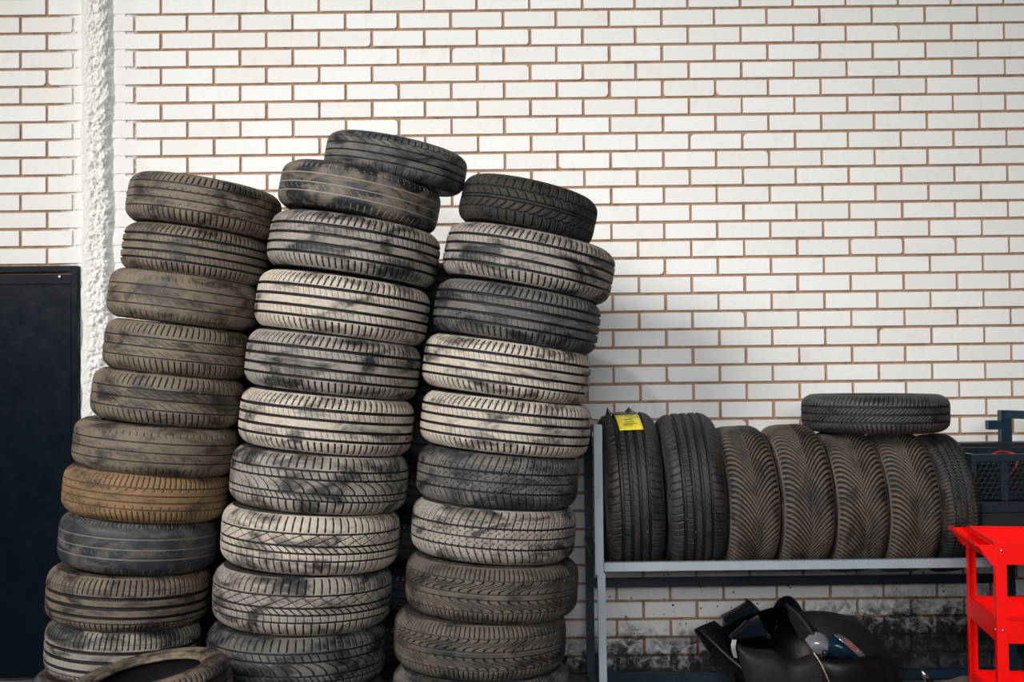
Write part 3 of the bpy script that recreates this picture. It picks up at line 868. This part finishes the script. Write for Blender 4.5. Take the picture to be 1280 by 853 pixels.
def angle_leg(bm, x, y, sx_, sy_, w=.034, t_=.003, z1=ZT1 - .002, z0=.06):
    add_box(bm, (x + sx_ * w / 2, y, (z1 + z0) / 2), (w, t_, z1 - z0), None, .0006)
    add_box(bm, (x, y + sy_ * w / 2, (z1 + z0) / 2), (t_, w, z1 - z0), None, .0006)
for (x, y, sx_, sy_) in ((-.002, -.003, 1, 1), (-.002, CD + .003, 1, -1), (CWd + .002, -.003, -1, 1), (CWd + .002, CD + .003, -1, -1)):
    bm = bmesh.new(); angle_leg(bm, x, y, sx_, sy_); cpart('leg', bm, REDM)
Z2 = at(1262, 776.5, YFc).z; Z3 = at(1213, 838, YBc).z
for (z1, h, nm) in ((ZT1, .070, 'top_tray'), (Z2, .074, 'middle_tray'), (Z3, .072, 'bottom_tray')):
    bm = bmesh.new(); t_ = .003
    add_box(bm, (CWd / 2, CD / 2, z1 - h + t_), (CWd, CD, t_), None, .0005)
    add_box(bm, (CWd / 2, 0, z1 - h / 2), (CWd, t_, h), None, .0005); add_box(bm, (CWd / 2, CD, z1 - h / 2), (CWd, t_, h), None, .0005)
    add_box(bm, (0, CD / 2, z1 - h / 2), (t_, CD, h), None, .0005); add_box(bm, (CWd, CD / 2, z1 - h / 2), (t_, CD, h), None, .0005)
    # folded lips
    add_box(bm, (CWd / 2, .002, z1), (CWd, .010, .004), None, .001); add_box(bm, (CWd / 2, CD - .002, z1), (CWd, .010, .004), None, .001)
    add_box(bm, (.002, CD / 2, z1), (.010, CD, .004), None, .001); add_box(bm, (CWd - .002, CD / 2, z1), (.010, CD, .004), None, .001)
    cpart(nm, bm, REDM)
# flared side lip that serves as handle
bm = bmesh.new(); ho = .062
def quadp(bm, pts, th):
    n = (Vector(pts[1]) - Vector(pts[0])).cross(Vector(pts[2]) - Vector(pts[0])).normalized() * th
    A = [bm.verts.new(Vector(p)) for p in pts]; B = [bm.verts.new(Vector(p) + n) for p in pts]
    k = len(pts); bm.faces.new(A[::-1]); bm.faces.new(B)
    for i in range(k): bm.faces.new((A[i], A[(i + 1) % k], B[(i + 1) % k], B[i]))
zo = ZT1 - .004
quadp(bm, [(-ho, 0, zo), (-ho, CD, zo), (-.003, CD, zo - .048), (-.003, 0, zo - .048)], .0025)
quadp(bm, [(-ho, -.002, zo), (-.003, -.002, zo), (-.003, -.002, zo - .070), (-.012, -.002, zo - .070)], .0025)
quadp(bm, [(-ho, CD, zo), (-.003, CD, zo), (-.003, CD, zo - .066), (-.012, CD, zo - .066)], .0025)
cyl(bm, (-ho, -.004, zo), (-ho, CD + .004, zo), .006, 12)
cyl(bm, (-.016, .0, zo + .001), (-.016, CD, zo + .001), .004, 10)
cpart('side_handle', bm, REDM)
bolt = simple('zinc_bolt', (.75, .76, .78), .25, 1.0, 20, .05, 0)
for (z, y_) in ((ZT1 - .022, 0), (Z2 - .030, 0), (ZT1 - .022, 1), (Z2 - .03, 1), (Z3 - .03, 0), (Z3 - .03, 1)):
    bm = bmesh.new()
    if y_ == 0: cyl(bm, (.015, -.0045, z), (.015, -.009, z), .0052, 12, .004)
    else: cyl(bm, (-.0035, .016, z), (-.0075, .016, z), .004, 12, .003)
    cpart('bolt', bm, bolt, None, True)
wheelm = simple('black_castor_rubber', (.02, .02, .02), .6)
for (x, y) in ((.03, .03), (.03, CD - .03), (CWd - .03, .03), (CWd - .03, CD - .03)):
    bm = bmesh.new(); cyl(bm, (x - .012, y, .03), (x + .012, y, .03), .03, 20); add_box(bm, (x, y, .060), (.034, .034, .008)); 
    add_box(bm, (x - .016, y, .045), (.003, .02, .035)); add_box(bm, (x + .016, y, .045), (.003, .02, .035))
    cpart('castor', bm, wheelm)

# ------------------------------------------------------------------ heap of black car parts under the rack
PL = simple('matt_black_plastic', (.0030, .0030, .0038), .42, 0, 18, .4, .08, .22)
PG = simple('grey_scuffed_plastic', (.013, .0125, .012), .6, 0, 40, .6, .25, .25)
PB = simple('blue_black_plastic', (.0015, .005, .011), .3, 0, 10, .3, .02, .25)
def loft(name, curves, mat, label, cat, group='discarded black car parts', th=.004, n=28, rows=10, noise_amp=0.0, parent=None):
    """curves: list of polylines [(px,py,Y)...]; surface through them"""
    C = []
    for cv in curves:
        pts = [at(p[0], p[1] + (38 if p[1] >= 866 and group else 0), p[2]) for p in cv]
        pts = smooth(pts, 3)
        L = [0]
        for a_, b_ in zip(pts, pts[1:]): L.append(L[-1] + (b_ - a_).length)
        out = []
        for k in range(n):
            s = L[-1] * k / (n - 1); i = max(0, min(len(L) - 2, next((q for q in range(len(L) - 1) if L[q + 1] >= s), len(L) - 2)))
            f = (s - L[i]) / max(1e-9, L[i + 1] - L[i]); out.append(pts[i].lerp(pts[i + 1], f))
        C.append(out)
    P = np.zeros((rows * (len(C) - 1) + 1, n, 3))
    m_ = len(C)
    for r in range(P.shape[0]):
        s = r / rows; i = min(int(s), m_ - 2); f = s - i
        for k in range(n):
            if m_ > 2:   # catmull-rom
                p0 = C[max(i - 1, 0)][k]; p1 = C[i][k]; p2 = C[i + 1][k]; p3 = C[min(i + 2, m_ - 1)][k]
                v = .5 * ((2 * p1) + (p2 - p0) * f + (2 * p0 - 5 * p1 + 4 * p2 - p3) * f * f + (3 * p1 - p0 - 3 * p2 + p3) * f ** 3)
            else: v = C[i][k].lerp(C[i + 1][k], f)
            v = v.copy()
            if noise_amp: v.y += noise.noise(v * 9) * noise_amp
            if v.z < .006: v.z = .006
            P[r, k] = v
    me = grid_mesh(name, P)
    o = link(name, me, mat)
    md = o.modifiers.new('s', 'SOLIDIFY'); md.thickness = th; md.offset = 0
    md = o.modifiers.new('b', 'BEVEL'); md.width = th * .35; md.segments = 2; md.limit_method = 'ANGLE'; md.angle_limit = math.radians(50)
    if parent is not None:
        bpy.context.view_layer.update(); o.parent = parent; o.matrix_parent_inverse = parent.matrix_world.inverted()
    else: tag(o, label, cat, group)
    return o
G = 'discarded black car parts'
# left long curved bumper trim
loft('bumper_trim', [[(869, 790, -.42), (884, 812, -.45), (905, 838, -.50), (945, 868, -.55), (985, 880, -.6)],
                     [(870, 786, -.50), (889, 802, -.56), (915, 826, -.62), (950, 851, -.68), (990, 874, -.7)],
                     [(893, 776, -.50), (915, 795, -.50), (945, 820, -.5), (975, 845, -.5), (1010, 870, -.5)]], PL,
     'long curved black bumper trim at the left end of the parts heap', 'car part')
loft('air_duct', [[(900, 771, -.40), (920, 761, -.40), (934, 752, -.40)], [(906, 778, -.56), (925, 768, -.56), (944, 760, -.56)],
                  [(915, 800, -.58), (935, 798, -.58), (960, 795, -.58)]], PB,
     'blue-black plastic duct poking up at the upper left of the parts heap', 'car part', th=.008)
loft('duct_cover', [[(930, 750, -.36), (938, 751, -.36), (960, 776, -.36)], [(934, 752, -.46), (946, 768, -.48), (962, 790, -.50)],
                    [(940, 790, -.52), (950, 796, -.52), (965, 800, -.52)]], PL,
     'black angular cover right behind the blue-black duct', 'car part', th=.006)
loft('plastic_flap', [[(968, 764, -.34), (970, 752, -.34), (984, 743, -.34), (996, 752, -.34), (1004, 768, -.34)],
                      [(968, 790, -.42), (975, 780, -.42), (985, 778, -.42), (996, 782, -.42), (1006, 790, -.42)]], PB,
     'pointed dark blue flap at the very top of the parts heap', 'car part', th=.012)
# dark central hollow shell
loft('wheel_arch_liner', [[(900, 786, -.66), (926, 771, -.63), (958, 762, -.58), (982, 756, -.54), (1000, 768, -.52)],
                     [(912, 822, -.60), (945, 800, -.44), (975, 790, -.38), (1000, 788, -.38), (1020, 795, -.42)],
                     [(930, 868, -.60), (955, 850, -.46), (985, 840, -.42), (1010, 836, -.42), (1035, 840, -.5)]], PL,
     'hollow black wheel arch liner in the middle of the parts heap', 'car part', th=.004)
loft('fender_liner', [[(984, 768, -.42), (1010, 764, -.40), (1040, 765, -.40), (1070, 774, -.40), (1098, 800, -.42), (1122, 832, -.46), (1148, 872, -.5)],
                      [(985, 771, -.58), (1010, 770, -.64), (1040, 772, -.66), (1068, 782, -.66), (1092, 806, -.66), (1112, 836, -.68), (1132, 876, -.72)],
                      [(1000, 800, -.66), (1018, 798, -.74), (1040, 800, -.78), (1060, 806, -.78), (1078, 820, -.76), (1096, 846, -.78), (1110, 880, -.8)]], PG,
     'broad arched grey-black fender liner at the right of the parts heap', 'car part', th=.004)
loft('fin_panel', [[(981, 756, -.70), (990, 772, -.72), (1004, 792, -.76), (1022, 812, -.80)],
                   [(982, 755, -.715), (998, 768, -.76), (1014, 788, -.80), (1026, 812, -.83)],
                   [(982, 754, -.70), (1004, 770, -.73), (1016, 786, -.76), (1030, 808, -.80)]], PG,
     'thin pointed black fin standing up in the heap beside the fender liner', 'car part', th=.005)
loft('mudguard', [[(912, 797, -.84), (925, 808, -.84), (945, 813, -.85), (968, 812, -.85), (985, 830, -.84), (1000, 822, -.85), (1020, 816, -.85)],
                  [(921, 815, -.86), (935, 828, -.90), (955, 835, -.91), (975, 836, -.91), (990, 845, -.9), (1008, 840, -.91), (1030, 838, -.90)],
                  [(950, 872, -.86), (960, 875, -.88), (972, 880, -.88), (985, 882, -.88), (1000, 882, -.88), (1020, 882, -.88), (1042, 882, -.88)]], PG,
     'scuffed grey mudguard facing forward in the lower middle of the heap', 'car part', th=.004)
loft('bracket_blade', [[(910, 796, -.87), (922, 785, -.87), (932, 775, -.87)], [(914, 800, -.87), (928, 790, -.87), (940, 778, -.87)]], PL,
     'short black blade with bright edge at the upper left corner of the mudguard', 'car part', th=.006)
loft('silver_clip', [[(915, 800, -.88), (913, 810, -.89), (917, 822, -.88)], [(921, 800, -.88), (919, 810, -.89), (922, 823, -.88)]],
     simple('worn_silver_plastic', (.30, .28, .27), .4, .3, 60, .5, .1), 'small curved silver clip on the left edge of the mudguard', 'clip', group=None, th=.006)
loft('bumper_corner', [[(1018, 818, -.86), (1040, 826, -.90), (1070, 824, -.90), (1098, 818, -.86)],
                   [(1026, 842, -.90), (1045, 844, -.93), (1075, 840, -.93), (1105, 836, -.90)],
                   [(1042, 880, -.90), (1055, 880, -.92), (1085, 880, -.92), (1120, 878, -.90)]], PL,
     'black bumper corner with a straight top edge in front of the fender liner', 'car part', th=.005)
bm = bmesh.new(); tube(bm, smooth([at(1017, 816, -.925), at(1024, 826, -.945), at(1032, 842, -.96), at(1040, 862, -.97)], 2), .003)
o = obj('trim_strip', bm, simple('brass_trim', (.38, .30, .2), .35, .8, 60, .5, .1), None, True); tag(o, 'thin brassy trim strip between mudguard and bumper corner', 'trim')
# crumpled translucent film / reflector in the arch
FOIL = simple('grey_blue_foil', (.30, .325, .36), .2, .5, 14, .5, .12)
DB = simple('deep_blue_plastic', (.006, .02, .04), .22, .2, 10, .3, .02)
lamp = empty('headlamp', at(1045, 815, -.80)); tag(lamp, 'broken silver and blue headlamp lying inside the arch of the fender liner', 'headlamp')
loft('reflector', [[(1006, 800, -.80), (1016, 790, -.79), (1028, 792, -.79), (1036, 800, -.8)], [(1012, 808, -.84), (1022, 803, -.86), (1034, 806, -.85), (1042, 812, -.84)],
                   [(1018, 818, -.83), (1030, 818, -.84), (1040, 820, -.84), (1050, 822, -.83)]], FOIL, '', '', th=.003, parent=lamp)
loft('lens_shell', [[(1040, 792, -.83), (1056, 798, -.85), (1070, 810, -.85), (1080, 820, -.84)], [(1036, 806, -.86), (1050, 808, -.89), (1062, 816, -.89), (1070, 823, -.87)],
                   [(1034, 820, -.84), (1044, 822, -.86), (1056, 824, -.86), (1064, 825, -.85)]], DB, '', '', th=.003, parent=lamp)
loft('chrome_strip', [[(1042, 794, -.87), (1052, 802, -.90), (1064, 812, -.90), (1074, 822, -.885)], [(1048, 793, -.865), (1060, 799, -.89), (1072, 810, -.89), (1082, 820, -.875)]],
     simple('chrome_plastic', (.62, .66, .72), .18, .9, 20, .1, .03), '', '', th=.003, parent=lamp)
bm = bmesh.new(); q = at(1031, 816, -.885); cyl(bm, q, q + Vector((0, -.02, 0)), .012, 16); cyl(bm, q + Vector((0, -.019, 0)), q + Vector((0, -.024, 0)), .006, 12)
bpy.context.view_layer.update()
o = obj('bulb_socket', bm, DB, None, True); o.parent = lamp; o.matrix_parent_inverse = lamp.matrix_world.inverted()
# black piece behind arch, right
loft('hose_connector', [[(1062, 777, -.30), (1075, 776, -.30), (1083, 790, -.30)], [(1064, 786, -.38), (1076, 784, -.38), (1086, 794, -.38)],
                        [(1066, 800, -.36), (1078, 802, -.36), (1088, 806, -.36)]], PB,
     'small dark moulded piece peeking out behind the arch of the fender liner', 'car part', th=.01)

# nozzle and rag at the lower right
nz = empty('air_nozzle', at(1158, 850, -1.0)); tag(nz, 'small silver tipped tool lying by the cart leg at the bottom edge', 'tool')
bm = bmesh.new(); cyl(bm, at(1151.5, 838, -1.02), at(1161, 851, -1.02), .007, 16, .013)
bpy.context.view_layer.update()
o = obj('nozzle_tip', bm, simple('polished_steel', (.6, .66, .72), .15, 1.0, 30, .1, .02), None, True); o.parent = nz; o.matrix_parent_inverse = nz.matrix_world.inverted()
bm = bmesh.new(); cyl(bm, at(1161, 851, -1.02), at(1172, 868, -1.02), .014, 16, .016)
o = obj('handle', bm, PL, None, True); o.parent = nz; o.matrix_parent_inverse = nz.matrix_world.inverted()
loft('work_glove', [[(1166, 862, -1.05), (1175, 851, -1.02), (1190, 851, -1.02), (1203, 846, -1.0), (1216, 848, -1.02), (1222, 862, -1.05)],
                    [(1164, 876, -1.06), (1176, 862, -1.07), (1190, 861, -1.08), (1204, 857, -1.07), (1214, 862, -1.07), (1220, 874, -1.06)],
                    [(1164, 884, -1.07), (1176, 883, -1.08), (1190, 883, -1.09), (1204, 882, -1.08), (1214, 883, -1.07), (1220, 884, -1.06)]],
     simple('grey_brown_cloth', (.11, .095, .085), .9, 0, 60, .5, .3), 'crumpled grey-brown cloth at the foot of the red cart', 'cloth', group=None, th=.008, noise_amp=.02)
low_crate_mat = simple('dull_black_crate', (.012, .013, .015), .55, 0, 25, .3, .05)
# a low black crate carries heap and tool, below the frame
def lowcrate(px0, px1, ytop, Y0, Y1, label, mx=None):
    a_ = at(px0, ytop, Y0); b_ = at(px1, ytop, Y0); zt = max(a_.z, .05)
    bm = bmesh.new(); w = b_.x - a_.x; cx_ = (a_.x + b_.x) / 2; cy_ = (Y0 + Y1) / 2; d = Y1 - Y0
    add_box(bm, (cx_, cy_, zt - .008), (w, d, .016), None, .003)
    for sx_ in (-1, 1):
        for sy_ in (-1, 1): add_box(bm, (cx_ + sx_ * (w / 2 - .02), cy_ + sy_ * (d / 2 - .02), zt / 2 - .004), (.03, .03, zt - .010), None, .003)
    o = obj('low_platform', bm, low_crate_mat); tag(o, label, 'platform')

lowcrate(1140, 1206, 888, -1.12, -.965, 'low dark stand under the silver tipped tool and cloth, below the picture edge')

# ------------------------------------------------------------------ light
sun = bpy.data.lights.new('sun', 'SUN'); sun.energy = .45; sun.angle = math.radians(1.2); sun.color = (1.0, .95, .88)
so = bpy.data.objects.new('sun', sun); COL.objects.link(so)
d = Vector((.24, .65, -.50)).normalized()
so.rotation_euler = d.to_track_quat('-Z', 'Y').to_euler(); so.location = (-3, -8, 6)
# soft daylight from front left, plus an added near-frontal fill; narrow spread dims corners
def soft_lamp(name, az, el, dist, sx, sy, energy, spread, tgt, col):
    key = bpy.data.lights.new(name, 'AREA'); key.shape = 'RECTANGLE'; key.size = sx; key.size_y = sy
    key.energy = energy; key.color = col; key.spread = math.radians(spread)
    ko = bpy.data.objects.new(name, key); COL.objects.link(ko)
    az, el = math.radians(az), math.radians(el)
    dv = Vector((math.sin(az) * math.cos(el), math.cos(az) * math.cos(el), -math.sin(el)))
    ko.location = Vector(tgt) - dv * dist; ko.rotation_euler = dv.to_track_quat('-Z', 'Y').to_euler()
soft_lamp('daylight_left', 34, 22, 9.0, 3.6, 2.2, 96, 62, (-.1, -.5, 1.5), (1.0, .97, .93))
soft_lamp('fill_front', 4, 8, 9.0, 3.6, 1.4, 42, 62, (.3, -.3, 1.55), (.98, .99, 1.0))  # added fill that evens the wall and softens the left light's shadows
w = bpy.data.worlds.new('sky'); bpy.context.scene.world = w; w.use_nodes = True
bg = w.node_tree.nodes['Background']; bg.inputs[0].default_value = (.62, .78, 1.0, 1); bg.inputs[1].default_value = .05

sc = bpy.context.scene
sc.view_settings.view_transform = 'Standard'; sc.view_settings.look = 'None'; sc.view_settings.gamma = 1; sc.view_settings.exposure = 0
sc.view_settings.use_curve_mapping = False
